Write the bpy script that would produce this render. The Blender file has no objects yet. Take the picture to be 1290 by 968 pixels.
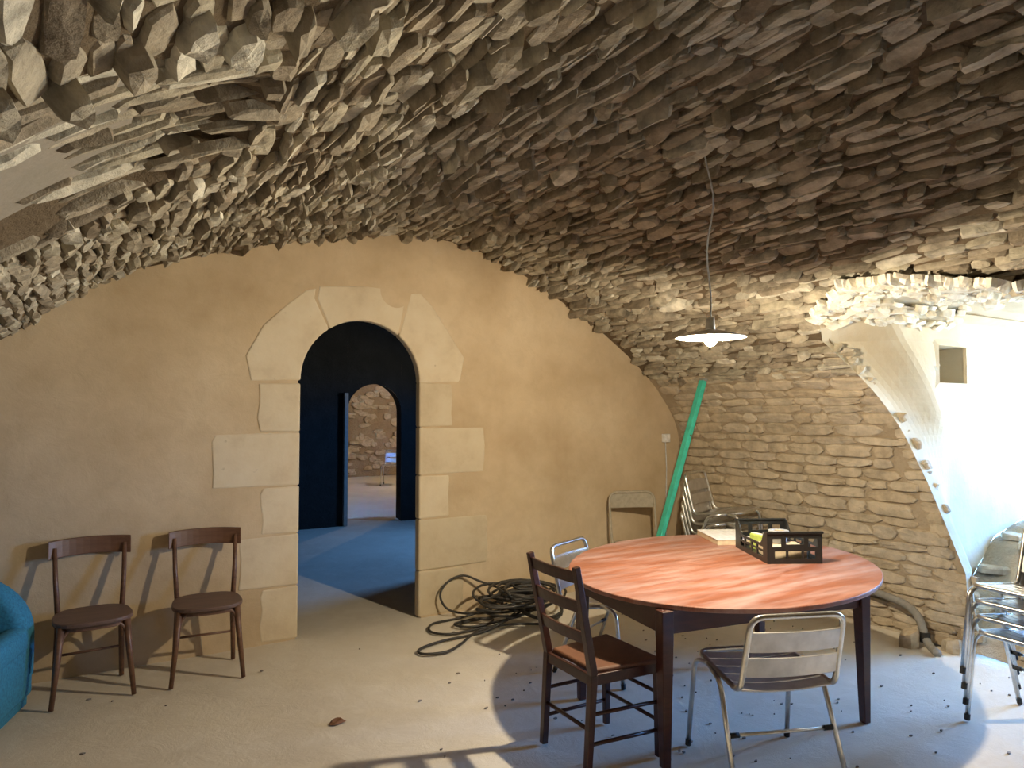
import bpy, math, random
import numpy as np
from mathutils import Matrix, Vector, noise

random.seed(7)
rng = np.random.default_rng(11)
scene = bpy.context.scene
COL = scene.collection

# ------------------------------------------------------------------ camera, world, light
CAM = Vector((-1.43, -5.26, 1.66))
YAW = math.atan2(.531, .848)
PITCH = math.atan(36 / 880)
FPX = 880.0
cd = bpy.data.cameras.new('camera')
cam = bpy.data.objects.new('camera', cd)
COL.objects.link(cam)
cam.location = CAM
cam.rotation_euler = (math.pi / 2 + PITCH, 0, -YAW)
cd.sensor_width = 36
cd.lens = FPX / 1290 * 36
cd.clip_start = .02
scene.camera = cam

world = bpy.data.worlds.new('daylight')
scene.world = world
world.use_nodes = True
wn, wl = world.node_tree.nodes, world.node_tree.links
bg = wn['Background']
tc = wn.new('ShaderNodeTexCoord')
sx = wn.new('ShaderNodeSeparateXYZ')
rp = wn.new('ShaderNodeValToRGB')
wl.new(tc.outputs['Generated'], sx.inputs[0])
mr = wn.new('ShaderNodeMapRange')
mr.inputs['From Min'].default_value = -.3
mr.inputs['From Max'].default_value = .3
wl.new(sx.outputs['Z'], mr.inputs[0])
wl.new(mr.outputs[0], rp.inputs[0])
rp.color_ramp.elements[0].color = (.62, .58, .46, 1)      # bright ground outside
rp.color_ramp.elements[0].position = .35
rp.color_ramp.elements[1].color = (.15, .42, 1.0, 1)       # blue sky
rp.color_ramp.elements[1].position = .65
wl.new(rp.outputs[0], bg.inputs[0])
bg.inputs[1].default_value = 112.0

scene.view_settings.view_transform = 'Standard'
scene.view_settings.look = 'None'
scene.view_settings.gamma = 1
scene.view_settings.use_curve_mapping = False
scene.view_settings.exposure = 0.0
LAMP_W = 185.0

def portal(name, loc, direction, w, h):
    d = bpy.data.lights.new(name, 'AREA')
    d.shape = 'RECTANGLE'
    d.size, d.size_y = w, h
    d.cycles.is_portal = True
    o = bpy.data.objects.new(name, d)
    COL.objects.link(o)
    o.location = loc
    o.rotation_euler = Vector(direction).to_track_quat('-Z', 'Y').to_euler()

# ------------------------------------------------------------------ helpers
def tag(o, label=None, cat=None, group=None, kind=None):
    if label: o['label'] = label
    if cat: o['category'] = cat
    if group: o['group'] = group
    if kind: o['kind'] = kind
    return o

def thing(name, label, cat, loc=(0, 0, 0), rz=0.0, group=None):
    o = bpy.data.objects.new(name, None)
    o.empty_display_size = .1
    COL.objects.link(o)
    o.location = loc
    o.rotation_euler = (0, 0, rz)
    return tag(o, label, cat, group)

def copy_tree(o, parent=None):
    c = o.copy()
    COL.objects.link(c)
    if parent is not None:
        c.parent = parent
    for ch in list(o.children):
        copy_tree(ch, c)
    return c

def fillet(pts, r, seg=5, closed=False):
    P = [Vector(p) for p in pts]
    n = len(P)
    out = []
    for i in range(n):
        if not closed and i in (0, n - 1):
            out.append(P[i]); continue
        a, b, c = P[i - 1], P[i], P[(i + 1) % n]
        d1, d2 = (a - b), (c - b)
        k = min(r, d1.length * .48, d2.length * .48)
        p, q = b + d1.normalized() * k, b + d2.normalized() * k
        for j in range(seg + 1):
            t = j / seg
            out.append(p * (1 - t) ** 2 + b * 2 * t * (1 - t) + q * t * t)
    return out

class MB:
    def __init__(self):
        self.v, self.f = [], []
    def add(self, vs, fs):
        o = len(self.v)
        self.v += [tuple(p) for p in vs]
        self.f += [tuple(i + o for i in f) for f in fs]
        return self
    def box(self, c, s, R=None):
        c = Vector(c)
        vs = []
        for x in (-.5, .5):
            for y in (-.5, .5):
                for z in (-.5, .5):
                    p = Vector((x * s[0], y * s[1], z * s[2]))
                    vs.append(c + (R @ p if R else p))
        return self.add(vs, [(0, 1, 3, 2), (4, 6, 7, 5), (0, 4, 5, 1), (2, 3, 7, 6), (0, 2, 6, 4), (1, 5, 7, 3)])
    def bar(self, a, b, w, h, w2=None, h2=None, up=(0, 0, 1)):
        """square bar from a to b, section w x h (tapering to w2 x h2)"""
        a, b = Vector(a), Vector(b)
        w2 = w if w2 is None else w2
        h2 = h if h2 is None else h2
        d = (b - a).normalized()
        u = Vector(up)
        if abs(d.dot(u)) > .95: u = Vector((0, 1, 0))
        s = d.cross(u).normalized()
        t = s.cross(d)
        vs = []
        for p, ww, hh in ((a, w, h), (b, w2, h2)):
            for i, j in ((-1, -1), (1, -1), (1, 1), (-1, 1)):
                vs.append(p + s * i * ww / 2 + t * j * hh / 2)
        return self.add(vs, [(3, 2, 1, 0), (4, 5, 6, 7), (0, 1, 5, 4), (1, 2, 6, 5), (2, 3, 7, 6), (3, 0, 4, 7)])
    def tube(self, pts, r, n=8, closed=False, rend=None):
        P = [Vector(p) for p in pts]
        m = len(P)
        vs, fs = [], []
        up = None
        for i in range(m):
            if closed:
                d = P[(i + 1) % m] - P[i - 1]
            else:
                d = P[min(i + 1, m - 1)] - P[max(i - 1, 0)]
            d.normalize()
            if up is None:
                up = Vector((0, 0, 1)) if abs(d.z) < .9 else Vector((1, 0, 0))
            s = d.cross(up).normalized()
            up = s.cross(d).normalized()
            rr = r if rend is None else r + (rend - r) * i / (m - 1)
            for k in range(n):
                a = 2 * math.pi * k / n
                vs.append(P[i] + s * math.cos(a) * rr + up * math.sin(a) * rr)
        for i in range(m if closed else m - 1):
            j = (i + 1) % m
            for k in range(n):
                l = (k + 1) % n
                fs.append((i * n + k, j * n + k, j * n + l, i * n + l))
        if not closed:
            fs.append(tuple(range(n)))
            fs.append(tuple((m - 1) * n + k for k in reversed(range(n))))
        return self.add(vs, fs)
    def lathe(self, prof, n=32, c=(0, 0, 0)):
        vs, fs = [], []
        m = len(prof)
        for r, z in prof:
            for k in range(n):
                a = 2 * math.pi * k / n
                vs.append((c[0] + r * math.cos(a), c[1] + r * math.sin(a), c[2] + z))
        for i in range(m - 1):
            for k in range(n):
                l = (k + 1) % n
                fs.append((i * n + k, i * n + l, (i + 1) * n + l, (i + 1) * n + k))
        return self.add(vs, fs)
    def prism(self, poly, lo, hi, axis='z'):
        n = len(poly)
        def pt(p, h):
            return (p[0], p[1], h) if axis == 'z' else (p[0], h, p[1]) if axis == 'y' else (h, p[0], p[1])
        vs = [pt(p, lo) for p in poly] + [pt(p, hi) for p in poly]
        fs = [tuple(reversed(range(n))), tuple(range(n, 2 * n))]
        for i in range(n):
            j = (i + 1) % n
            fs.append((i, j, n + j, n + i))
        return self.add(vs, fs)
    def rows(self, rows, closed=False):
        """grid of points as faces"""
        m, n = len(rows), len(rows[0])
        vs = [p for r in rows for p in r]
        fs = []
        for i in range(m - 1):
            for k in range(n if closed else n - 1):
                l = (k + 1) % n
                fs.append((i * n + k, i * n + l, (i + 1) * n + l, (i + 1) * n + k))
        return self.add(vs, fs)
    def mesh(self, name, smooth=False):
        me = bpy.data.meshes.new(name)
        me.from_pydata(self.v, [], self.f)
        me.update()
        if smooth:
            me.polygons.foreach_set('use_smooth', [True] * len(me.polygons))
        return me
    def build(self, name, mat, parent=None, smooth=False, bevel=0, fix=True, seg=2, sub=0):
        me = self.mesh(name, smooth)
        if fix:
            import bmesh
            bm = bmesh.new(); bm.from_mesh(me)
            bmesh.ops.recalc_face_normals(bm, faces=bm.faces)
            bm.to_mesh(me); bm.free()
        me.materials.append(mat)
        o = bpy.data.objects.new(name, me)
        COL.objects.link(o)
        if parent is not None: o.parent = parent
        if bevel:
            b = o.modifiers.new('bevel', 'BEVEL')
            b.width = bevel; b.segments = seg; b.limit_method = 'ANGLE'
            b.angle_limit = math.radians(35)
        if sub:
            s = o.modifiers.new('subsurf', 'SUBSURF'); s.levels = s.render_levels = sub
        return o

# ------------------------------------------------------------------ materials
class Mat:
    def __init__(self, name, rough=.8, metal=0.0, spec=.5):
        self.m = bpy.data.materials.new(name)
        self.m.use_nodes = True
        self.n, self.l = self.m.node_tree.nodes, self.m.node_tree.links
        self.b = self.n['Principled BSDF']
        self.b.inputs['Roughness'].default_value = rough
        self.b.inputs['Metallic'].default_value = metal
        self.b.inputs['Specular IOR Level'].default_value = spec
        self.co = self.n.new('ShaderNodeTexCoord')
    def noise(self, scale, detail=6, rough=.6, space='Object', stretch=None, dist=0):
        t = self.n.new('ShaderNodeTexNoise')
        t.inputs['Scale'].default_value = scale
        t.inputs['Detail'].default_value = detail
        t.inputs['Roughness'].default_value = rough
        t.inputs['Distortion'].default_value = dist
        src = self.co.outputs[space]
        if stretch:
            mp = self.n.new('ShaderNodeMapping')
            mp.inputs['Scale'].default_value = stretch[:3]
            if len(stretch) > 3: mp.inputs['Rotation'].default_value = (0, 0, stretch[3])
            self.l.new(src, mp.inputs[0]); src = mp.outputs[0]
        self.l.new(src, t.inputs['Vector'])
        return t.outputs['Fac']
    def ramp(self, src, stops):
        r = self.n.new('ShaderNodeValToRGB')
        el = r.color_ramp.elements
        while len(el) < len(stops): el.new(.5)
        for e, (p, c) in zip(el, stops):
            e.position = p; e.color = (*c, 1)
        self.l.new(src, r.inputs[0])
        return r.outputs[0]
    def mix(self, fac, a, b, mode='MIX'):
        x = self.n.new('ShaderNodeMix'); x.data_type = 'RGBA'; x.blend_type = mode
        for s, v in ((x.inputs['Factor'], fac), (x.inputs['A'], a), (x.inputs['B'], b)):
            if isinstance(v, bpy.types.NodeSocket): self.l.new(v, s)
            elif isinstance(v, (int, float)): s.default_value = v
            else: s.default_value = (*v, 1)
        return x.outputs['Result']
    def color(self, src):
        if isinstance(src, bpy.types.NodeSocket): self.l.new(src, self.b.inputs['Base Color'])
        else: self.b.inputs['Base Color'].default_value = (*src, 1)
        return self
    def rough(self, src):
        self.l.new(src, self.b.inputs['Roughness']); return self
    def bump(self, src, strength=.5, dist=.02):
        b = self.n.new('ShaderNodeBump')
        b.inputs['Strength'].default_value = strength
        b.inputs['Distance'].default_value = dist
        self.l.new(src, b.inputs['Height'])
        if self.b.inputs['Normal'].is_linked:
            self.l.new(self.b.inputs['Normal'].links[0].from_socket, b.inputs['Normal'])
        self.l.new(b.outputs[0], self.b.inputs['Normal'])
        return self
    def tint(self):
        """per-stone random value: object random plus a stored 'tint' attribute, wrapped"""
        oi = self.n.new('ShaderNodeObjectInfo')
        at = self.n.new('ShaderNodeAttribute'); at.attribute_name = 'tint'
        ad = self.n.new('ShaderNodeMath'); ad.operation = 'ADD'
        self.l.new(oi.outputs['Random'], ad.inputs[0]); self.l.new(at.outputs['Fac'], ad.inputs[1])
        fr = self.n.new('ShaderNodeMath'); fr.operation = 'FRACT'
        self.l.new(ad.outputs[0], fr.inputs[0])
        return fr.outputs[0]

def g(v): return (v, v, v)

def stone_mat(name, stops, dark=.55, bump=.6):
    m = Mat(name, .92, spec=.2)
    base = m.ramp(m.tint(), stops)
    pos = m.n.new('ShaderNodeNewGeometry').outputs['Position']
    def wn_(scale, d=6):
        t = m.n.new('ShaderNodeTexNoise'); t.inputs['Scale'].default_value = scale
        t.inputs['Detail'].default_value = d; t.inputs['Roughness'].default_value = .65
        m.l.new(pos, t.inputs['Vector']); return t.outputs['Fac']
    n1 = wn_(9); n2 = wn_(60, 4)
    sp = m.ramp(n1, [(.35, g(dark)), (.62, g(1.08))])
    m.color(m.mix(1.0, base, sp, 'MULTIPLY'))
    m.bump(n1, bump, .03).bump(n2, bump, .006)
    return m.m

M = {}
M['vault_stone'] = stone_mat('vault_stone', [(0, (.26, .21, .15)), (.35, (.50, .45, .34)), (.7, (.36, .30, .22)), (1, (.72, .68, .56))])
M['wall_stone'] = stone_mat('wall_stone', [(0, (.50, .41, .29)), (.4, (.56, .47, .34)), (.75, (.53, .45, .34)), (1, (.60, .52, .40))], .72)
M['white_stone'] = stone_mat('whitewashed_stone', [(0, (.74, .68, .54)), (.5, (.84, .80, .68)), (1, (.88, .86, .78))], .8)

def mortar(name, a, b, bump=.8):
    m = Mat(name, .95, spec=.15)
    n1 = m.noise(4, 8); n2 = m.noise(38, 6, .7)
    m.color(m.mix(n2, m.ramp(n1, [(.3, a), (.7, b)]), tuple(x * .8 for x in a)))
    m.bump(n1, bump, .05).bump(n2, bump, .02)
    return m.m
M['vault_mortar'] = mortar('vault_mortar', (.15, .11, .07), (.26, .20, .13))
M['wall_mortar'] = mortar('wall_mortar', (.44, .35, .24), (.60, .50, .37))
M['patch_mortar'] = mortar('patch_mortar', (.30, .27, .22), (.38, .33, .28), .15)
M['dark_wall'] = mortar('gloom_toned_wall', (.02, .02, .02), (.035, .035, .035), .5)  # near-black tone puts the dim middle room's gloom into the wall colour
M['far_rubble'] = mortar('far_rubble', (.36, .27, .17), (.52, .42, .28), 1.0)

m = Mat('lime_plaster', .93, spec=.15)
n1 = m.noise(1.1, 7, .6); n2 = m.noise(7, 6, .65, dist=.4); n3 = m.noise(90, 3)
c = m.ramp(n1, [(.3, (.44, .325, .195)), (.52, (.59, .46, .30)), (.72, (.68, .555, .385))])
c = m.mix(m.ramp(n2, [(.45, g(0)), (.75, g(.45))]), c, (.47, .36, .23))
m.color(c).bump(n2, .25, .02).bump(n3, .2, .004)
M['plaster'] = m.m

m = Mat('reveal_plaster', .9, spec=.2)
n1 = m.noise(2, 6); n2 = m.noise(25, 5)
m.color(m.ramp(n1, [(.3, (.52, .44, .30)), (.6, (.60, .53, .40)), (.8, (.64, .59, .48))])).bump(n1, .4, .03).bump(n2, .25, .008)
M['reveal'] = m.m

m = Mat('ashlar_limestone', .88, spec=.2)
n1 = m.noise(3.5, 7, .62); n2 = m.noise(45, 4)
c = m.ramp(n1, [(.28, (.56, .46, .32)), (.5, (.66, .565, .41)), (.75, (.71, .63, .48))])
oi = m.n.new('ShaderNodeObjectInfo')
c = m.mix(1.0, c, m.ramp(oi.outputs['Random'], [(0, (.88, .86, .82)), (1, (1.04, 1.03, 1.02))]), 'MULTIPLY')
sp = m.noise(14, 3, .5)
c = m.mix(m.ramp(sp, [(.70, g(0)), (.76, g(.6))]), c, (.42, .33, .22))
m.color(c).bump(n1, .25, .02).bump(n2, .2, .004)
M['ashlar'] = m.m

m = Mat('dusty_concrete', .9, spec=.2)
n1 = m.noise(.8, 8, .6); n2 = m.noise(5, 8, .7, dist=.5); n3 = m.noise(70, 4)
c = m.ramp(n1, [(.3, (.56, .50, .41)), (.5, (.66, .60, .50)), (.7, (.73, .68, .58))])
c = m.mix(m.ramp(n2, [(.48, g(0)), (.7, g(.5))]), c, (.76, .71, .62))
m.color(c).bump(n2, .35, .02).bump(n3, .25, .004)
M['floor'] = m.m

def wood(name, a, b, rough=.45, scale=3, stretch=(1, 12, 12), dust=None):
    m = Mat(name, rough)
    n1 = m.noise(scale, 6, .6, stretch=stretch, dist=.6)
    c = m.ramp(n1, [(.3, a), (.7, b)])
    if dust:
        d = m.noise(2.2, 7, .65, stretch=(.8, 4.5, 1, .15))
        f = m.ramp(d, [(.42, g(0)), (.72, g(dust))])
        c = m.mix(f, c, (.58, .50, .48))
        m.rough(m.ramp(d, [(.35, g(rough)), (.7, g(rough + .2))]))
    m.color(c).bump(n1, .08, .004)
    return m.m
M['table_top'] = wood('reddish_table_wood', (.24, .08, .045), (.37, .135, .075), .30, 2.2, (1.2, 14, 1, ), dust=.5)
M['table_dark'] = wood('dark_table_wood', (.045, .013, .010), (.085, .025, .016), .35)
M['chair_dark'] = wood('dark_chair_wood', (.035, .012, .010), (.07, .022, .014), .35)
M['leather'] = wood('brown_seat', (.13, .055, .03), (.20, .09, .05), .5, 8, (1, 1, 1))
M['bistro_wood'] = wood('walnut_chair_wood', (.10, .05, .03), (.19, .095, .055), .42)
M['bistro_seat'] = wood('walnut_seat_wood', (.10, .06, .045), (.16, .095, .07), .5)

def plain(name, col, rough=.5, metal=0.0, scale=30, amt=.15):
    m = Mat(name, rough, metal)
    n1 = m.noise(scale, 4)
    m.color(m.ramp(n1, [(.3, tuple(x * (1 - amt) for x in col)), (.7, tuple(min(1, x * (1 + amt)) for x in col))]))
    return m.m
M['alu'] = plain('brushed_aluminium', (.72, .72, .70), .28, 1.0)
M['alu_sheet'] = plain('aluminium_sheet', (.62, .61, .60), .38, .9, 12)
M['black_plastic'] = plain('black_plastic', (.018, .02, .02), .4)
M['rubber'] = plain('black_rubber', (.02, .02, .02), .7)
M['cable'] = plain('dark_cable', (.035, .032, .028), .5)
M['green'] = plain('green_paint', (.05, .50, .37), .4, 0, 14, .2)
M['beige_metal'] = plain('beige_enamel', (.42, .37, .28), .5)
M['blue_fabric'] = plain('blue_fabric', (.03, .20, .32), .85, 0, 80, .3)
M['white_enamel'] = plain('white_enamel', (.80, .79, .75), .35)
M['paper'] = plain('white_card', (.82, .81, .78), .7)
M['card_edge'] = plain('cream_card_edge', (.70, .58, .40), .8)
M['tape'] = plain('grey_tape', (.22, .22, .21), .4)
M['lime'] = plain('lime_plastic', (.55, .68, .16), .5)
M['clear_white'] = plain('pale_plastic', (.62, .64, .64), .3)
M['bag'] = plain('black_nylon', (.012, .013, .02), .6)
M['rust'] = plain('rusty_brown', (.16, .07, .03), .8)
M['chip'] = plain('dark_chip', (.22, .19, .16), .9)
M['grey_frame'] = plain('grey_painted_wood', (.24, .23, .21), .7)
mm = Mat('bulb_glow'); mm.color((1, .9, .7))
mm.b.inputs['Emission Color'].default_value = (1, .80, .50, 1)
mm.b.inputs['Emission Strength'].default_value = 40
M['bulb'] = mm.m

# ------------------------------------------------------------------ vault profile
PTS = [(-2.95, -.1), (-2.93, .5), (-2.86, .95), (-2.6, 1.45), (-2.2, 1.83), (-1.823, 2.096), (-1.2, 2.55), (-.45, 2.83), (.24, 3.0),
       (.8, 3.1), (1.34, 3.1), (1.9, 2.92), (2.34, 2.71), (2.91, 2.42), (3.42, 2.06), (3.75, 1.72), (3.9, 1.35), (3.92, .7), (3.92, -.1)]
def catmull(P, k=24):
    P = [np.array(p, float) for p in P]
    out = []
    for i in range(len(P) - 1):
        a, b = P[max(i - 1, 0)], P[i]
        c, d = P[i + 1], P[min(i + 2, len(P) - 1)]
        for j in range(k):
            t = j / k
            out.append(.5 * ((2 * b) + (c - a) * t + (2 * a - 5 * b + 4 * c - d) * t * t + (3 * b - a - 3 * c + d) * t ** 3))
    out.append(P[-1])
    return np.array(out)
PROF = catmull(PTS)
ARC = np.r_[0, np.cumsum(np.linalg.norm(np.diff(PROF, axis=0), axis=1))]
ALEN = ARC[-1]
def prof(a):
    x, z = np.interp(a, ARC, PROF[:, 0]), np.interp(a, ARC, PROF[:, 1])
    x2, z2 = np.interp(min(a + .03, ALEN), ARC, PROF[:, 0]), np.interp(min(a + .03, ALEN), ARC, PROF[:, 1])
    x1, z1 = np.interp(max(a - .03, 0), ARC, PROF[:, 0]), np.interp(max(a - .03, 0), ARC, PROF[:, 1])
    T = Vector((x2 - x1, 0, z2 - z1)).normalized()
    N = Vector((T.z, 0, -T.x))                      # points into the room
    return Vector((x, 0, z)), T, N
def zc(x):
    k = (PROF[:, 0] > -2.94) & (PROF[:, 0] < 3.915)
    return np.interp(x, PROF[k, 0], PROF[k, 1])
iR = int(np.argmax(PROF[:, 1]))
def xr(z):                                           # right-hand side of the vault at height z
    return float(np.interp(-z, -PROF[iR:, 1], PROF[iR:, 0]))
def arc_at_z(z, right):
    if right: return float(np.interp(-z, -PROF[iR:, 1], ARC[iR:]))
    return float(np.interp(z, PROF[:iR, 1], ARC[:iR]))
A_L, A_R = arc_at_z(1.3, False), arc_at_z(2.0, True)

# window recess outline on the vault, as (n, z), n = distance from the end wall
FRONT = [(2.82, -.05), (2.77, .54), (2.465, 1.31), (2.16, 2.18), (2.28, 2.34), (2.65, 2.47), (3.0, 2.46), (3.6, 2.34), (4.6, 2.15), (4.95, 1.3), (4.95, -.05)]
BACK = [(2.45, .74), (2.45, .95), (2.45, 1.35), (2.45, 2.26), (2.47, 2.41), (2.7, 2.45), (3.0, 2.47), (3.7, 2.44), (4.85, 2.3), (4.95, 1.3), (4.95, .74)]
def inside(poly, p):
    x, y = p; r = False
    for i in range(len(poly)):
        (x1, y1), (x2, y2) = poly[i - 1], poly[i]
        if (y1 > y) != (y2 > y) and x < (x2 - x1) * (y - y1) / (y2 - y1) + x1: r = not r
    return r
# lunette on the left (a lower cross arch), in vault coordinates (y, arc)
def arc_x(x): return float(np.interp(x, PROF[:, 0], ARC))
LUN_Y0, LUN_Y1 = -3.42, -2.0
def lunette(y, a):
    """0..1: how far this point lies in the recessed cross arch at the left"""
    top = arc_x(-.85) - .55 * abs((y + 2.75) / .7) ** 2
    w = min((y - LUN_Y0) / .08, (LUN_Y1 - y) / .35, (top - a) / .18)
    return max(0., min(1., w))

def nearest_edge(n_, z_):
    best = None
    for i in range(len(FRONT) - 1):
        a_, b_ = Vector(FRONT[i]), Vector(FRONT[i + 1])
        t_ = max(0, min(1, (Vector((n_, z_)) - a_).dot(b_ - a_) / (b_ - a_).length_squared))
        q_ = a_ + (b_ - a_) * t_
        d_ = (Vector((n_, z_)) - q_).length
        if best is None or d_ < best[2]: best = (q_.x, q_.y, d_)
    return best
Y_NEAR = -8.6
def vault_part(name, a0, a1, mat):
    na = int((a1 - a0) / .05) + 1
    ys = np.arange(0.12, Y_NEAR - .01, -.055)
    aa = np.linspace(a0, a1, na + 1)
    V, keep, idx = [], [], {}
    info = []
    snapped = set()
    for a in aa:
        p, T, N = prof(a)
        for y in ys:
            q = Vector((p.x, y, p.z))
            d = noise.noise(q * 1.3) * .012 + noise.noise(q * 5) * .008 - .008
            d -= .10 * lunette(y, a)
            if p.x > 2.2 and inside(FRONT, (-y, p.z)):
                bn, bz, bd = nearest_edge(-y, p.z)
                if bd < .085:
                    q = Vector((xr(bz), -bn, bz)); info.append((y, a, p)); snapped.add(len(V)); V.append(q); continue
            info.append((y, a, p))
            V.append(q + N * d)
    ny = len(ys)
    F = []
    for i in range(na):
        for j in range(ny - 1):
            c = [i * ny + j, i * ny + j + 1, (i + 1) * ny + j + 1, (i + 1) * ny + j]
            if info[c[0]][2].x > 2.2 and all(k in snapped or inside(FRONT, (-info[k][0], info[k][2].z)) for k in c):
                continue
            F.append(tuple(c))
    b = MB(); b.v = [tuple(v) for v in V]; b.f = F
    o = b.build(name, mat, smooth=True, fix=False)
    return tag(o, kind='structure')

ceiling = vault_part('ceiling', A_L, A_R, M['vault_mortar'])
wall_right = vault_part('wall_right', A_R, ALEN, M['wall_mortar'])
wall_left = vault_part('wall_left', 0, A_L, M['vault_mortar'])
tag(ceiling, 'rough rubble stone barrel vault over the cellar')
tag(wall_right, 'tan rubble stone wall beside the window recess')
tag(wall_left, 'rubble stone side wall at the left of the cellar')

# ------------------------------------------------------------------ stones
def stone_mesh(name, mat, ex=3.4, jag=.12):
    n = 9 if ex < 4 else 12
    vs, fs = [], []
    ang = [2 * math.pi * (k + random.uniform(-.25, .25)) / n for k in range(n)]
    out = []
    for a in ang:
        c, s = math.cos(a), math.sin(a)
        e = (abs(c) ** ex + abs(s) ** ex) ** (-1 / ex) * random.uniform(1 - jag * 1.6, 1 + jag * .5)
        out.append((c * e * .5, s * e * .5))
    tx, ty = random.uniform(-.3, .3), random.uniform(-.45, .45)
    for sc, h in ((1.04, 0.0), (1.0, .72), (.88, .96)):
        for x, y in out:
            vs.append((x * sc, y * sc, 0 if h == 0 else h + (tx * x + ty * y) * h + random.uniform(-.12, .12) * h))
    vs.append((random.uniform(-.1, .1), random.uniform(-.1, .1), 1.0))
    for r in range(2):
        for k in range(n):
            l = (k + 1) % n
            fs.append((r * n + k, r * n + l, (r + 1) * n + l, (r + 1) * n + k))
    for k in range(n):
        fs.append((2 * n + k, 2 * n + (k + 1) % n, 3 * n))
    me = bpy.data.meshes.new(name)
    me.from_pydata(vs, [], fs); me.update()
    me.materials.append(mat)
    return me

class Stones:
    """collects stone placements for one piece of the setting"""
    def __init__(self, parent, mat, name='stone', nbase=14, ex=3.4, jag=.12):
        self.parent, self.name = parent, name
        self.base = [stone_mesh(name, mat, ex, jag) for _ in range(nbase)]
        self.mat = mat
        self.pl = []
    def put(self, p, L, Hh, N, l, h, d, spin=0.0, tilt=0.0):
        L, Hh, N = Vector(L), Vector(Hh), Vector(N)
        if spin:
            c, s = math.cos(spin), math.sin(spin)
            L, Hh = L * c + Hh * s, Hh * c - L * s
        if tilt:
            c, s = math.cos(tilt), math.sin(tilt)
            Hh, N = Hh * c + N * s, N * c - Hh * s
        mt = Matrix(((L.x * l, Hh.x * h, N.x * d, p[0]), (L.y * l, Hh.y * h, N.y * d, p[1]), (L.z * l, Hh.z * h, N.z * d, p[2]), (0, 0, 0, 1)))
        self.pl.append((mt, random.randrange(len(self.base)), l * h))
    def finish(self, limit=290):
        fw = Vector((math.sin(YAW) * math.cos(PITCH), math.cos(YAW) * math.cos(PITCH), math.sin(PITCH)))
        rt = Vector((math.cos(YAW), -math.sin(YAW), 0)); up = rt.cross(fw)
        sc = []
        for i, (mt, b, ar) in enumerate(self.pl):
            q = mt.translation - CAM
            z = q.dot(fw)
            seen = z > .3 and abs(q.dot(rt) / z) < .72 and abs(q.dot(up) / z) < .54
            sc.append((ar / z ** 2 if seen else 0, i))
        sc.sort(reverse=True)
        own = {i for s, i in sc[:limit] if s > 0}
        V, F, T = [], [], []
        off = 0
        for i, (mt, b, ar) in enumerate(self.pl):
            me = self.base[b]
            if i in own:
                o = bpy.data.objects.new(self.name, me)
                COL.objects.link(o)
                o.parent = self.parent
                o.matrix_local = mt
                continue
            t = random.random()
            for v in me.vertices:
                V.append(tuple(mt @ v.co)); T.append(t)
            for p in me.polygons:
                F.append(tuple(k + off for k in p.vertices))
            off += len(me.vertices)
        if V:
            me = bpy.data.meshes.new('small_stones')
            me.from_pydata(V, [], F); me.update()
            at = me.attributes.new('tint', 'FLOAT', 'POINT')
            at.data.foreach_set('value', T)
            me.materials.append(self.mat)
            o = bpy.data.objects.new('small_stones', me)
            COL.objects.link(o)
            o.parent = self.parent
            o['kind'] = 'stuff'

LY = Vector((0, 1, 0))
sv = Stones(ceiling, M['vault_stone'], nbase=22)
a = A_L
while a < A_R:
    h = random.choice((.038, .048, .058, .07, .085))
    p0, T0, N0 = prof(a + h / 2)
    y = .05 - random.uniform(0, .2)
    while y > -6.0:
        l = random.uniform(.09, .32)
        yy = y - l / 2
        aa = a + h / 2 + random.uniform(-.012, .012)
        y -= l + random.uniform(-.01, .02)
        if yy < -5.4 and p0.x < 1: continue
        p, T, N = prof(aa)
        if p.x > 2.2 and inside(FRONT, (-yy, p.z)): continue
        q = Vector((p.x, yy, p.z))
        lu = lunette(yy, aa)
        if lu > .05:
            continue
        crown = max(0, min(1, (p.z - 1.7) / .9))
        d = random.choice((.008, .015, .022, .03, .045, .065)) * (.45 + .55 * crown) * random.uniform(.7, 1.2) * (.7 if p.x < -.4 else 1)
        sv.put(q - N * .025, LY, T, N, l * 1.03, h * random.uniform(.8, 1.05), d + .025, random.uniform(-.14, .14), random.uniform(-.2, .2) * crown)
    a += h
# stones of the cross arch: laid the other way, thin and flat, dark joints between
yy = LUN_Y0
while yy < LUN_Y1:
    w = random.uniform(.04, .07)
    aa = A_L + .9
    while aa < arc_x(-.6):
        l = random.uniform(.16, .4)
        am = aa + l / 2
        aa += l + .01
        p, T, N = prof(am)
        if lunette(yy, am) <= .05: continue
        # smooth plastered patch keeps free of stones
        if -2.85 < yy < -2.12 and p.x < -1.45 + .05 * math.sin(yy * 9): continue
        q = Vector((p.x, yy, p.z)) - N * (.10 * lunette(yy, am) + .02)
        sv.put(q, T, LY, N, l, w, random.uniform(.03, .06), random.uniform(-.08, .08), random.uniform(-.2, .2))
    yy += w
# big pale stones standing along the near edge of the cross arch
for k in range(9):
    x = -1.72 + k * .125
    p, T, N = prof(arc_x(x))
    sv.put(Vector((p.x, -3.50 - .06 * math.sin(k * 2.1), p.z)) - N * .03, LY, T, N, random.uniform(.13, .2), random.uniform(.055, .085), random.uniform(.08, .11), random.uniform(-.25, .1))
sv.finish(290)
# the plastered patch inside the cross arch
b = MB()
R_ = []
for i in range(14):
    aa = arc_x(-2.05) + (arc_x(-1.25) - arc_x(-2.05)) * i / 13
    p, T, N = prof(aa)
    R_.append([Vector((p.x, y, p.z)) - N * (.088 + .008 * noise.noise(Vector((p.x * 3, y * 3, 1)))) for y in np.linspace(-3.2, -2.06, 24)])
b.rows(R_)
b.build('plaster_patch', M['patch_mortar'], ceiling, smooth=True, fix=False)['label'] = 'smooth grey mortar patch in the vault'

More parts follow.
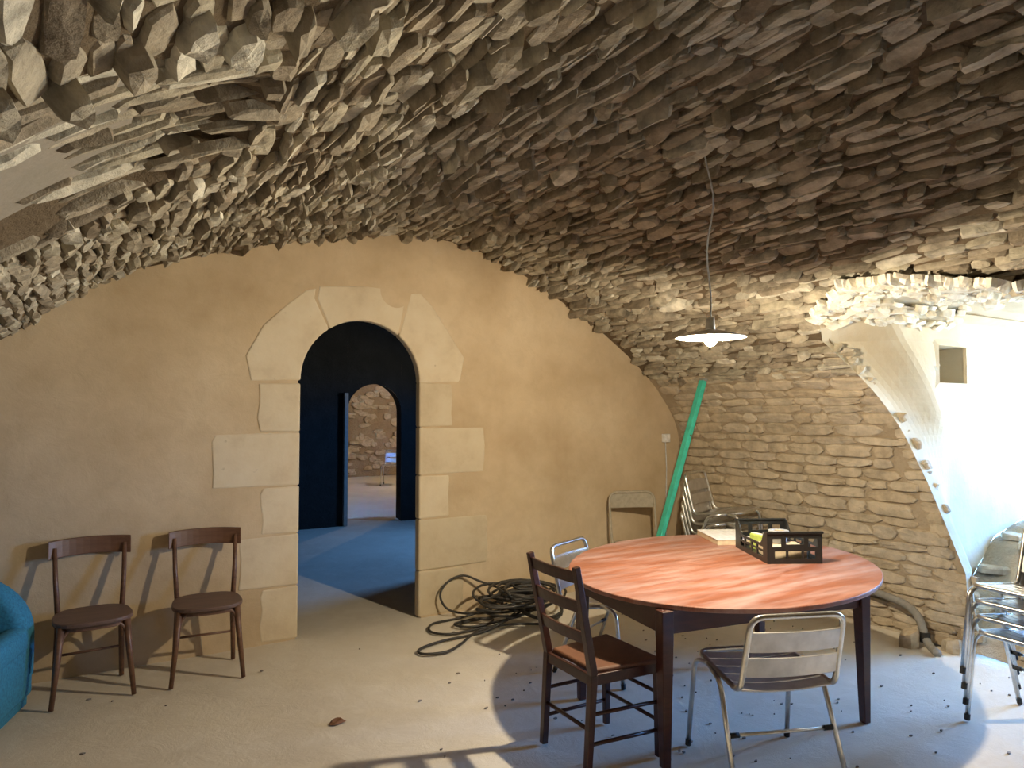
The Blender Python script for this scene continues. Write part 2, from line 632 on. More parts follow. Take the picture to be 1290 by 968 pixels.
sw = Stones(wall_right, M['wall_stone'], nbase=20, ex=5.5, jag=.09)
a = A_R + .01
while a < ALEN - .02:
    h = random.uniform(.06, .115)
    y = -random.uniform(0, .2)
    while y > -5.2:
        l = random.uniform(.14, .42)
        yy = y - l / 2
        y -= l + .006
        p, T, N = prof(min(a + h / 2, ALEN - .03))
        if inside(FRONT, (-yy + .08, p.z)) or inside(FRONT, (-yy - .08, p.z)): continue
        sw.put(Vector((p.x, yy, p.z)) - N * .02, LY, T, N, l * 1.02, h * random.uniform(.92, 1.04), random.uniform(.026, .042), random.uniform(-.05, .05), random.uniform(-.08, .08))
    a += h
# rubble edge of the recess
for i in range(26):
    t = i / 25
    n_, z_ = 2.80 + (2.465 - 2.80) * min(1, t * 1.6), .1 + t * 1.95
    if t * 1.6 > 1: n_ = 2.465 + (2.16 - 2.465) * (t * 1.6 - 1) / .6
    p, T, N = prof(arc_at_z(z_, True))
    sw.put(Vector((p.x + .01, -n_ + .06 + random.uniform(-.035, .025), p.z)) - N * .02, LY, T, N, random.uniform(.10, .22), random.uniform(.07, .1), random.uniform(.03, .05), random.uniform(-.1, .1))
sw.finish(290)

# ------------------------------------------------------------------ window recess in the right wall
def dense(loop, k):
    out = []
    for i in range(len(loop) - 1):
        for j in range(k):
            t = j / k
            out.append((loop[i][0] * (1 - t) + loop[i + 1][0] * t, loop[i][1] * (1 - t) + loop[i + 1][1] * t, i + t))
    out.append((*loop[-1], len(loop) - 1.0))
    return out
KD = 10
FD, BD = dense(FRONT, KD), dense(BACK, KD)
XB = 6.7
def sill_z(x): return float(np.interp(x, [3.8, 4.2, 4.6, 5.05, 5.45, 6.8], [.0, .14, .34, .64, .74, .78]))
NW = 60
grid = []
for iw in range(NW + 1):
    w = -.025 + 1.025 * iw / NW
    row = []
    for (fn, fz, fi), (bn, bz, bi) in zip(FD, BD):
        xf = xr(fz)
        x = xf + (XB - xf) * w
        ww = max(0, min(1, w * 6.5)) if fi < 4.6 else max(0, w)
        ww = ww * ww * (3 - 2 * ww) if fi < 4.6 else ww
        n_ = fn + (bn - fn) * ww
        z_ = fz + (bz - fz) * max(0, w)
        if fi <= 1 or fi >= 9:                       # lower edge follows the rising sill
            zz = sill_z(x); top = 1.0
            s = fi if fi <= 1 else 10 - fi
            z_ = zz * (1 - s) + z_ * s if z_ > zz or s < .01 else zz + .02 * s
        q = Vector((x, -n_, z_))
        nd = noise.noise(q * 4) * .012
        row.append(q + Vector((0, nd, nd * .5)))
    grid.append(row)
NX0, NX1, NZ0, NZ1 = 4.20, 4.60, 1.90, 2.17          # little square niche
b, s = MB(), MB()
nl = len(FD)
for i in range(NW):
    for k in range(nl - 1):
        q = [grid[i][k], grid[i][k + 1], grid[i + 1][k + 1], grid[i + 1][k]]
        c = sum(q, Vector()) / 4
        if NX0 - .035 < c.x < NX1 + .035 and NZ0 - .05 < c.z < NZ1 + .05 and c.y > -2.6: continue
        (s if 4.0 * KD <= k < 8 * KD else b).add(q, [(0, 1, 2, 3)])
recess = tag(b.build('wall_window_recess', M['reveal'], smooth=False, fix=False), 'cream plastered side of the deep window recess', kind='structure')
soffit = tag(s.build('ceiling_window_recess', M['reveal'], fix=False), 'whitewashed stone head of the window recess', kind='structure')
# niche
b = MB()
y0, y1 = -2.466, -2.20
n0, n1_, m0, m1 = NX0 - .01, NX1 + .01, NZ0 - .01, NZ1 + .01
V = [(n0, y0, m0), (n1_, y0, m0), (n1_, y0, m1), (n0, y0, m1), (n0 + .02, y1, m0 + .01), (n1_ - .02, y1, m0 + .01), (n1_ - .02, y1, m1 - .01), (n0 + .02, y1, m1 - .01)]
b.add(V, [(0, 1, 5, 4), (1, 2, 6, 5), (2, 3, 7, 6), (3, 0, 4, 7), (4, 5, 6, 7)])
bw = .085
O_ = [(n0 - bw, -2.44, m0 - bw), (n1_ + bw, -2.44, m0 - bw), (n1_ + bw, -2.44, m1 + bw), (n0 - bw, -2.44, m1 + bw)]
b.add(V[:4] + O_, [(0, 4, 5, 1), (1, 5, 6, 2), (2, 6, 7, 3), (3, 7, 4, 0)])
b.build('niche', M['reveal'], recess, fix=False)['label'] = 'small square niche in the plastered reveal'
# sill
b = MB()
rows = []
for i in range(40):
    x = 3.82 + (XB + .05 - 3.82) * i / 39
    rows.append([Vector((x, -y, sill_z(x) + .025 * noise.noise(Vector((x * 5, y * 5, 0))))) for y in np.linspace(2.36, 5.1, 34)])
b.rows(rows)
sill = tag(b.build('trim_window_sill', M['wall_mortar'], smooth=True, fix=False), 'sloping rubble sill of the window recess', kind='structure')
ss = Stones(sill, M['wall_stone'])
for i in range(60):
    x, y = random.uniform(3.95, 5.5), random.uniform(2.5, 3.7)
    ss.put(Vector((x, -y, sill_z(x) - .02)), (1, 0, 0), (0, 1, 0), (0, 0, 1), random.uniform(.12, .25), random.uniform(.1, .2), random.uniform(.04, .07), random.uniform(0, 3))
ss.finish()
# whitewashed stones on the head
sh = Stones(soffit, M['white_stone'])
for i in range(420):
    k = random.uniform(3.7 * KD, 8 * KD); w = random.random() ** 2 * .4
    i0, k0 = int(max(0, w * NW)), int(k)
    p = grid[i0][k0]
    e1 = (grid[i0 + 1][k0] - p).normalized(); e2 = (grid[i0][k0 + 1] - p).normalized()
    N = e1.cross(e2)
    cen = Vector((p.x, -3.0, 1.4))
    if N.dot(cen - p) < 0: N = -N
    sh.put(p - N * .02 + Vector((random.uniform(-.05, .02), random.uniform(-.03, .03), 0)), e1, N.cross(e1), N, random.uniform(.07, .2), random.uniform(.035, .07), random.uniform(.03, .065), random.uniform(-.5, .5), random.uniform(-.3, .3))
sh.finish()
# outer end with the window opening
WY0, WY1, WZ0, WZ1 = 3.30, 4.87, .86, 2.25
b = MB()
wc = ((WY0 + WY1) / 2, (WZ0 + WZ1) / 2)
lo, li, lj = [], [], []
for bn, bz, _ in dense(BACK + [BACK[0]], KD)[:-1]:
    dx, dz = bn - wc[0], bz - wc[1]
    t = max(abs(dx) / ((WY1 - WY0) / 2), abs(dz) / ((WZ1 - WZ0) / 2))
    lo.append(Vector((XB - .03, -bn - .1 * (dx / abs(dx) if dx else 0), bz + .1 * (1 if dz > 0 else -1))))
    li.append(Vector((XB, -(wc[0] + dx / t), wc[1] + dz / t)))
    lj.append(Vector((XB + .25, -(wc[0] + dx / t), wc[1] + dz / t)))
b.rows([lo, li, lj], closed=True)
tag(b.build('wall_window_end', M['reveal'], fix=False), 'outer end wall around the small window', kind='structure')
b = MB()
fr = .05
for (yc, zc_, sy, sz) in (((WY0 + WY1) / 2, WZ0 + fr / 2, WY1 - WY0, fr), ((WY0 + WY1) / 2, WZ1 - fr / 2, WY1 - WY0, fr), (WY0 + fr / 2, wc[1], fr, WZ1 - WZ0), (WY1 - fr / 2, wc[1], fr, WZ1 - WZ0)):
    b.box((XB + .18, -yc, zc_), (.05, sy, sz))
win1 = tag(b.build('window_1', M['grey_frame'], bevel=.004), 'small grey framed window in the deep recess', kind='structure')
MB().box((XB + .18, -wc[0], wc[1]), (.03, .035, WZ1 - WZ0 - .1)).build('glazing_bar', M['grey_frame'], win1)
portal('window_portal', (XB + .27, -wc[0], wc[1]), (-1, 0, 0), WY1 - WY0, WZ1 - WZ0)

# ------------------------------------------------------------------ end wall with the arched doorway
DX0, DX1, SPR = 0.0, .965, 1.90
DR = (DX1 - DX0) / 2
DC = (DX0 + DX1) / 2
def arch(x0, x1, spr, n=28, z0=0.0):
    r = (x1 - x0) / 2; c_ = (x0 + x1) / 2
    pts = [(x0, z0), (x0, z0 + (spr - z0) * .5)]
    for i in range(n + 1):
        t = math.pi - math.pi * i / n
        pts.append((c_ + r * math.cos(t), spr + r * math.sin(t)))
    return pts + [(x1, z0 + (spr - z0) * .5), (x1, z0)]
def wall_with_arch(xa, xb, y, top, x0, x1, spr, step=.04, rows=30, amp=.012):
    b = MB()
    r = (x1 - x0) / 2; c_ = (x0 + x1) / 2
    xs = sorted(set([round(v, 4) for v in np.arange(xa, xb, step)] + [xa, xb] + [round(c_ + r * math.cos(math.pi * i / 40), 4) for i in range(41)]))
    for i in range(len(xs) - 1):
        l_, r_ = xs[i], xs[i + 1]
        def lowz(x, mid):
            if not (x0 < mid < x1): return -.1
            return spr + math.sqrt(max(0, r * r - (x - c_) ** 2))
        mid = (l_ + r_) / 2
        cols = []
        for x in (l_, r_):
            z0, z1 = lowz(x, mid), top(x)
            cols.append([Vector((x, y + amp * noise.noise(Vector((x * 1.7, 3, z * 1.7))), z)) for z in np.linspace(z0, z1, rows)])
        b.rows(cols)
    return b
b = wall_with_arch(-2.96, 3.96, 0, lambda x: zc(x) + .14, DX0 - .02, DX1 + .02, SPR)
wall_back = tag(b.build('wall_back', M['plaster'], smooth=True), 'tan plastered end wall with the arched doorway', kind='structure')

def ashlar(poly, proud=.004, name='ashlar_block'):
    cx = sum(p[0] for p in poly) / len(poly); cz = sum(p[1] for p in poly) / len(poly)
    q = []
    for x, z in poly:
        d = Vector((x - cx, z - cz)); L = d.length
        q.append((x - d.x / L * .0015, z - d.y / L * .0015))
    b = MB().prism(q, -proud - random.uniform(0, .003), .075, 'y')
    return b.build(name, M['ashlar'], wall_back, bevel=.014, seg=3)
def rough_rect(x0, x1, z0, z1, outer):
    """block with a slightly irregular outer edge ('l' or 'r')"""
    if outer == 'r':
        P = [(x0, z0), (x1 - random.uniform(0, .02), z0 + .005)]
        P += [(x1 + random.uniform(-.015, .012), z0 + (z1 - z0) * t) for t in (.3, .6, .85)]
        P += [(x1 - random.uniform(0, .02), z1 - .005), (x0, z1)]
    else:
        P = [(x1, z0), (x1, z1), (x0 + random.uniform(0, .02), z1 - .005)]
        P += [(x0 + random.uniform(-.012, .015), z0 + (z1 - z0) * t) for t in (.85, .6, .3)]
        P += [(x0 + random.uniform(0, .02), z0 + .005)]
    return P
for x1, z0, z1 in ((1.28, 1.54, 1.91), (1.58, 1.145, 1.54), (1.25, .79, 1.145), (1.61, .37, .79), (1.39, 0, .37)):
    ashlar(rough_rect(DX1, x1, z0, z1, 'r'))
for x0, z0, z1 in ((-.31, 1.515, 1.88), (-.61, 1.12, 1.515), (-.28, .77, 1.12), (-.43, .39, .77), (-.28, 0, .39)):
    ashlar(rough_rect(x0, DX0, z0, z1, 'l'))
def arcpts(t0, t1, n=8):
    return [(DC + DR * math.cos(math.radians(t0 + (t1 - t0) * i / n)), SPR + DR * math.sin(math.radians(t0 + (t1 - t0) * i / n))) for i in range(n + 1)]
ashlar(arcpts(0, 52, 10) + [(.85, 2.53), (.88, 2.64), (.97, 2.65), (1.08, 2.55), (1.24, 2.33), (1.385, 2.13), (1.35, 1.95), (1.33, 1.912)])
ashlar(arcpts(52, 124, 12) + [(.11, 2.53), (.13, 2.63), (.45, 2.66), (.80, 2.67), (.86, 2.63), (.84, 2.53)])
ashlar(arcpts(124, 180, 10) + [(-.36, 1.885), (-.40, 2.07), (-.28, 2.30), (-.12, 2.46), (.03, 2.59), (.11, 2.61), (.10, 2.53)])
# body of the wall behind the stone frame, widening towards the next room
b = MB()
A0 = arch(DX0 - .012, DX1 + .012, SPR); A1 = arch(DX0 - .012, DX1 + .012, SPR)
A2 = arch(DX0 - .18, DX1 + .20, SPR + .05); A3 = arch(DX0 - .45, DX1 + .95, SPR - .1)
b.rows([[(x, .01, z) for x, z in A0], [(x, .078, z) for x, z in A1], [(x, .08, z) for x, z in A2], [(x, 1.34, z) for x, z in A3]])
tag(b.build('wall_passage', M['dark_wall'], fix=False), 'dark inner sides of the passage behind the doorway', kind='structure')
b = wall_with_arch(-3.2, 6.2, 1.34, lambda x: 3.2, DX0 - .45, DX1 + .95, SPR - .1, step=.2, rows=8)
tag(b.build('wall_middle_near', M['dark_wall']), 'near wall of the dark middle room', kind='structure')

# ------------------------------------------------------------------ middle room and far room
Y2, Y2B, Y3 = 4.82, 5.15, 12.2
EX0, EX1, ESPR = 2.0, 2.86, 1.66
b = wall_with_arch(-3.2, 6.2, Y2, lambda x: 3.2, EX0, EX1, ESPR, step=.2, rows=10)
E0 = arch(EX0, EX1, ESPR); E1 = arch(EX0 - .0, EX1 + .06, ESPR)
b.rows([[(x, Y2, z) for x, z in E0], [(x, Y2B, z) for x, z in E1]])
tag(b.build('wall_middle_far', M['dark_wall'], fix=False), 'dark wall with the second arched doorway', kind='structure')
tag(MB().add([(-3.2, 1.3, 0), (-3.2, Y2 + .1, 0), (-3.2, Y2 + .1, 3.2), (-3.2, 1.3, 3.2)], [(0, 1, 2, 3)]).build('wall_middle_left', M['dark_wall']), 'dark left wall of the middle room', kind='structure')
tag(MB().add([(-3.3, 1.2, 3.2), (6.3, 1.2, 3.2), (6.3, Y2 + .1, 3.2), (-3.3, Y2 + .1, 3.2)], [(0, 1, 2, 3)]).build('ceiling_middle', M['dark_wall']), 'dark ceiling of the middle room', kind='structure')
# right wall of the middle room with its window
QY0, QY1, QZ0, QZ1, QX = 1.9, 3.1, 1.6, 2.2, 5.0
b = MB()
for (ya, yb, za, zb) in ((1.2, QY0, 0, 3.2), (QY1, Y2 + .1, 0, 3.2), (QY0, QY1, 0, QZ0), (QY0, QY1, QZ1, 3.2)):
    b.box((QX + .15, (ya + yb) / 2, (za + zb) / 2), (.3, yb - ya, zb - za))
tag(b.build('wall_middle_right', M['dark_wall']), 'dark right wall of the middle room with a window', kind='structure')
b = MB()
for (ya, yb, za, zb) in ((QY0, QY1, QZ0, QZ0 + .05), (QY0, QY1, QZ1 - .05, QZ1), (QY0, QY0 + .05, QZ0, QZ1), (QY1 - .05, QY1, QZ0, QZ1)):
    b.box((QX + .25, (ya + yb) / 2, (za + zb) / 2), (.05, yb - ya, zb - za))
tag(b.build('window_2', M['grey_frame']), 'window lighting the middle room', kind='structure')
portal('middle_window_portal', (QX + .32, (QY0 + QY1) / 2, (QZ0 + QZ1) / 2), (-1, 0, 0), QY1 - QY0, QZ1 - QZ0)
# grey post of the second doorway
b = MB().bar((EX0 - .03, Y2 - .03, 0), (EX0 - .03, Y2 - .03, 1.95), .06, .06)
tag(b.build('trim_1', M['grey_frame'], bevel=.005), 'grey wooden post beside the second doorway', kind='structure')
# far room
b = MB().box((4.5, Y3 + .1, 1.7), (11, .2, 3.4))
wf = tag(b.build('wall_far', M['far_rubble']), 'rubble stone wall of the lit far room', kind='structure')
sf = Stones(wf, M['wall_stone'])
for i in range(260):
    x, z = random.uniform(3.6, 7.2), random.uniform(.1, 2.9)
    sf.put((x, Y3 + .02, z), (1, 0, 0), (0, 0, 1), (0, -1, 0), random.uniform(.15, .4), random.uniform(.08, .2), random.uniform(.04, .1), random.uniform(-.15, .15))
sf.finish(200)
for x, nm in ((-.8, 'wall_far_left'), (9.8, 'wall_far_right')):
    tag(MB().box((x, 8.6, 1.7), (.2, 7.2, 3.4)).build(nm, M['far_rubble']), 'side wall of the lit far room', kind='structure')
tag(MB().add([(-1, Y2B, 0), (EX0, Y2B, 0), (EX0, Y2B, 3.4), (-1, Y2B, 3.4), (EX1 + .06, Y2B, 0), (10, Y2B, 0), (10, Y2B, 3.4), (EX1 + .06, Y2B, 3.4)], [(0, 1, 2, 3), (4, 5, 6, 7)]).build('wall_far_near', M['far_rubble']), 'near wall of the lit far room', kind='structure')
tag(MB().add([(-1, 5, 3.4), (10, 5, 3.4), (10, 12.4, 3.4), (-1, 12.4, 3.4)], [(0, 1, 2, 3)]).build('ceiling_far', M['far_rubble']), 'ceiling of the lit far room', kind='structure')
def ceiling_bulb(loc, watts, label):
    t = thing('bare_bulb', label, 'bulb', loc)
    MB().tube([(0, 0, .12), (0, 0, 3.4 - loc[2])], .006, 6).build('cord', M['rubber'], t)
    MB().lathe([(.001, .12), (.022, .12), (.022, .05), (.018, .05)], 14).build('socket', M['black_plastic'], t)
    MB().lathe([(.018, .05), (.035, .0), (.035, -.03), (.02, -.055), (.001, -.06)], 14).build('bulb', M['bulb'], t, smooth=True)
    d = bpy.data.lights.new('bulb_light', 'POINT'); d.energy = watts; d.color = (1, .80, .54); d.shadow_soft_size = .05
    o = bpy.data.objects.new('bulb_light', d); COL.objects.link(o); o.location = (loc[0], loc[1], loc[2] - .14)
ceiling_bulb((6.2, 9.0, 2.6), 150, 'bare bulb hanging in the far room')
# rear wall behind the camera
tag(MB().box((.5, Y_NEAR - .05, 1.8), (8.5, .3, 3.8)).build('wall_front', M['plaster']), 'plain plastered wall behind the viewer', kind='structure')

# ------------------------------------------------------------------ floor
b = MB()
rows = []
for y in np.r_[np.arange(-8.7, 0.6, .12), np.arange(.6, 13.6, .8)]:
    rows.append([Vector((x, y, .008 * noise.noise(Vector((x * .9, y * .9, 0))) - .006)) for x in np.arange(-3.3, 10.4, .14)])
b.rows(rows)
floor = tag(b.build('floor', M['floor'], smooth=True, fix=False), 'dusty pale concrete cellar floor', kind='structure')
b = MB()
for i in range(170):
    x, y = random.uniform(-1.5, 3.6), random.uniform(-4.2, -.4)
    if random.random() < .75: x, y = random.uniform(.6, 3.4), random.uniform(-3.8, -1.2)
    r = random.uniform(.003, .009)
    a0 = random.uniform(0, 6)
    pl = [(x + r * random.uniform(.6, 2.0) * math.cos(a0 + k * 1.257), y + r * random.uniform(.5, 1) * math.sin(a0 + k * 1.257)) for k in range(5)]
    b.prism(pl, -.004, random.uniform(.001, .004))
tag(b.build('floor_debris', M['chip']), 'scattered dark chips and crumbs on the cellar floor', 'debris', kind='stuff')

# ------------------------------------------------------------------ pendant lamp
lx, ly, lz = 1.50, -2.62, 2.075
t = thing('pendant_lamp', 'flat white enamel pendant lamp glowing over the table', 'lamp', (lx, ly, lz))
top = zc(lx) - lz
MB().tube([Vector((.02 * math.sin(k * .9), .015 * math.sin(k * .6), .09 + (top - .06) * k / 12)) for k in range(13)], .005, 6).build('cord', M['clear_white'], t)
MB().lathe([(.001, .10), (.022, .10), (.026, .06), (.026, .028), (.001, .028)], 18).build('socket', M['white_enamel'], t, smooth=True)
MB().lathe([(.026, .036), (.06, .030), (.12, .014), (.185, -.004), (.190, -.008), (.184, -.009), (.12, .008), (.06, .023), (.026, .028)], 48).build('shade', M['white_enamel'], t, smooth=True)
MB().lathe([(.016, .028), (.02, .018), (.034, -.008), (.036, -.022), (.028, -.042), (.012, -.053), (.001, -.055)], 20).build('bulb', M['bulb'], t, smooth=True)
d = bpy.data.lights.new('pendant_light', 'POINT'); d.energy = LAMP_W; d.color = (1, .84, .60); d.shadow_soft_size = .03
o = bpy.data.objects.new('pendant_light', d); COL.objects.link(o); o.location = (lx, ly, lz - .095)

# ------------------------------------------------------------------ oval table
LN, LR, LL, LB = Vector((.95, -2.81, 0)), Vector((2.20, -3.03, 0)), Vector((1.10, -1.98, 0)), Vector((2.42, -2.18, 0))
TZ = .75
tc_ = Vector((1.91, -2.315, 0))
t = thing('oval_table', 'large oval reddish wood table with dark legs', 'table', tc_)
ax = math.radians(20.9)
ell = [(1.06 * math.cos(k / 96 * 2 * math.pi) * math.cos(ax) - .86 * math.sin(k / 96 * 2 * math.pi) * math.sin(ax),
        1.06 * math.cos(k / 96 * 2 * math.pi) * math.sin(ax) + .86 * math.sin(k / 96 * 2 * math.pi) * math.cos(ax)) for k in range(96)]
MB().prism(ell, TZ - .024, TZ).build('tabletop', M['table_top'], t, bevel=.006, seg=3)
ctr = (LN + LR + LL + LB) / 4
e1 = (LR - LN).normalized()
rz = math.atan2(e1.y, e1.x)
Rz = Matrix.Rotation(rz, 3, 'Z')
def sq(p, w, z): return [p + Rz @ Vector((i * w / 2, j * w / 2, z)) for i, j in ((-1, -1), (1, -1), (1, 1), (-1, 1))]
for p in (LN, LR, LL, LB):
    p = p - tc_
    inn = (ctr - tc_ - p).normalized()
    b = MB(); b.rows([[*sq(p + inn * .0, .040, 0)], [*sq(p + inn * .006, .062, .58)], [*sq(p + inn * .006, .064, TZ - .025)]], closed=True)
    b.f += [(3, 2, 1, 0), (8, 9, 10, 11)]
    b.build('leg', M['table_dark'], t, bevel=.004)
for p, q in ((LN, LR), (LN, LL), (LL, LB), (LR, LB)):
    p, q = p - tc_, q - tc_
    MB().bar(p + Vector((0, 0, TZ - .08)), q + Vector((0, 0, TZ - .08)), .022, .112).build('apron', M['table_dark'], t, bevel=.003)

# ------------------------------------------------------------------ aluminium stacking chair
def make_alu(label, group=None):
    t = thing('aluminium_chair', label, 'chair', group=group)
    zt, zs = .735, .44
    loop = [(-.205, -.27, zt), (.205, -.27, zt), (.215, -.185, .405), (.215, .205, zs + .008), (-.215, .205, zs + .008), (-.215, -.185, .405)]
    P = fillet(loop, .055, 6, True)
    MB().tube(P, .0125, 10, True).build('tube_frame', M['alu'], t, smooth=True)
    for s in (-1, 1):
        for k in (0, 1):
            if k == 0: pts = [(s * .22, .09, zs - .008), (s * .238, .19, zs - .02), (s * .252, .245, .0)]
            else: pts = [(s * .22, .09, zs - .010), (s * .238, -.06, zs - .035), (s * .252, -.215, .0)]
            lg = MB().tube(fillet(pts, .05, 5), .0115, 10).build('leg', M['alu'], t, smooth=True)
            e = Vector(pts[-1]); d_ = (Vector(pts[-2]) - e).normalized()
            MB().tube([e, e + d_ * .03], .0135, 10).build('foot_cap', M['rubber'], lg)
    ya, za = -.135, .21
    MB().tube([(-.243, ya, za), (.243, ya, za)], .008, 8).build('stretcher', M['alu'], t, smooth=True)
    for s in (-1, 1):
        MB().tube([(s * .235, ya, za), (s * .195, ya, za)], .0115, 8).build('collar', M['rubber'], t, smooth=True)
    def yb(z): return -.185 + (-.27 + .185) * (z - .405) / (zt - .405)
    for z0, z1 in ((.585, .672), (.475, .56)):
        R0, R1 = [], []
        for i in range(9):
            u = -1 + i / 4
            x = u * .205; dy = -.022 * (1 - u * u)
            R0.append([(x, yb(z0) + dy + .006, z0), (x, yb(z1) + dy + .006, z1), (x, yb(z1) + dy - .006, z1), (x, yb(z0) + dy - .006, z0)])
        b = MB(); b.rows(R0, closed=True); n = len(R0)
        b.f += [(0, 1, 2, 3), tuple(4 * (n - 1) + k for k in (3, 2, 1, 0))]
        b.build('back_slat', M['alu_sheet'], t, bevel=.002)
    for k in range(5):
        y0 = -.175 + k * .0735; y1 = y0 + .0675
        R0 = []
        for i in range(9):
            u = -1 + i / 4
            x = u * .208; dz = -.014 * (1 - u * u)
            def zz(y): return .405 + (zs + .008 - .405) * (y + .185) / .39
            R0.append([(x, y0, zz(y0) + dz + .007), (x, y1, zz(y1) + dz + .007), (x, y1, zz(y1) + dz), (x, y0, zz(y0) + dz)])
        b = MB(); b.rows(R0, closed=True); n = len(R0)
        b.f += [(0, 1, 2, 3), tuple(4 * (n - 1) + k for k in (3, 2, 1, 0))]
        b.build('seat_slat', M['alu_sheet'], t, bevel=.002)
    return t
def put(o, x, y, z, rz, label=None, group=None):
    o.location = (x, y, z); o.rotation_euler = (0, 0, rz)
    if label: o['label'] = label
    if group: o['group'] = group
    return o
R = math.radians
alu = make_alu('aluminium stacking chair in front of the oval table, seen from behind')
put(alu, 1.36, -3.05, 0, R(-22))
alu.scale = (1.07, 1.07, 1.06)
c = copy_tree(alu)
put(c, 1.55, -1.66, 0, R(202), 'aluminium chair tucked behind the left end of the oval table')
# stack at the right edge
SX, SY, SR = 2.93, -3.60, R(84)
names = ['lowest aluminium chair of the stack at the right edge', 'second aluminium chair from the floor in the stack at the right edge',
         'third aluminium chair from the floor in the stack at the right edge', 'topmost aluminium chair of the stack at the right edge']
for k in range(4):
    c = copy_tree(alu)
    put(c, SX - .012 * k, SY, .085 * k, SR, names[k], 'aluminium chairs stacked at the right edge')
# stack in the corner behind the table
names = ['lowest aluminium chair of the corner stack behind the green pole', 'second aluminium chair from the floor in the corner stack',
         'third aluminium chair from the floor in the corner stack', 'fourth aluminium chair from the floor in the corner stack', 'topmost aluminium chair of the corner stack behind the green pole']
for k in range(5):
    c = copy_tree(alu)
    put(c, 3.47, -.95 - .012 * k, .085 * k, R(200), names[k], 'aluminium chairs stacked in the corner')
c = copy_tree(alu)
put(c, 4.85, 9.9, 0, R(150), 'small pale metal chair seen through both doorways')

# ------------------------------------------------------------------ ladder-back chair
t = thing('ladder_back_chair', 'dark wood ladder-back chair with brown seat at the oval table', 'chair', (.805, -2.50, 0), R(-92))
for s in (-1, 1):
    b = MB()
    for p, q, w1, w2 in (((s * .185, -.205, 0), (s * .188, -.175, .45), .032, .037), ((s * .188, -.175, .45), (s * .20, -.275, .955), .037, .03)):
        b.bar(p, q, w1, w1, w2, w2, up=(0, 1, 0))
    b.build('back_post', M['chair_dark'], t, bevel=.003)
    MB().bar((s * .205, .205, 0), (s * .205, .205, .44), .028, .028, .038, .038, up=(0, 1, 0)).build('front_leg', M['chair_dark'], t, bevel=.003)
    for z in (.135, .27):
        MB().tube([(s * .187, -.19, z), (s * .205, .205, z - .01)], .0095, 8).build('side_stretcher', M['chair_dark'], t, smooth=True)
def ypost(z): return -.175 - .1 * (z - .45) / .505
for z in (.905, .765, .62):
    R0 = []
    for i in range(9):
        u = -1 + i / 4; x = u * .19; dy = -.018 * (1 - u * u); y = ypost(z) + dy; hh = .029
        R0.append([(x, y + .008 + .006, z - hh), (x, y + .008 - .006, z + hh), (x, y - .008 - .006, z + hh), (x, y - .008 + .006, z - hh)])
    b = MB(); b.rows(R0, closed=True); n = len(R0)
    b.f += [(0, 1, 2, 3), tuple(4 * (n - 1) + k for k in (3, 2, 1, 0))]
    b.build('ladder_slat', M['chair_dark'], t, bevel=.003)
for z in (.17, .30): MB().tube([(-.205, .205, z), (.205, .205, z)], .0095, 8).build('front_stretcher', M['chair_dark'], t, smooth=True)
MB().tube([(-.187, -.19, .20), (.187, -.19, .20)], .0095, 8).build('back_stretcher', M['chair_dark'], t, smooth=True)
for p, q in (((-.205, .2, .425), (.205, .2, .425)), ((-.187, -.18, .425), (.187, -.18, .425)), ((-.187, -.18, .425), (-.205, .2, .425)), ((.187, -.18, .425), (.205, .2, .425))):
    MB().bar(p, q, .02, .05).build('seat_rail', M['chair_dark'], t, bevel=.003)
MB().prism([(-.175, -.16), (.175, -.16), (.225, .225), (-.225, .225)], .442, .468).build('seat', M['leather'], t, bevel=.012, seg=3)

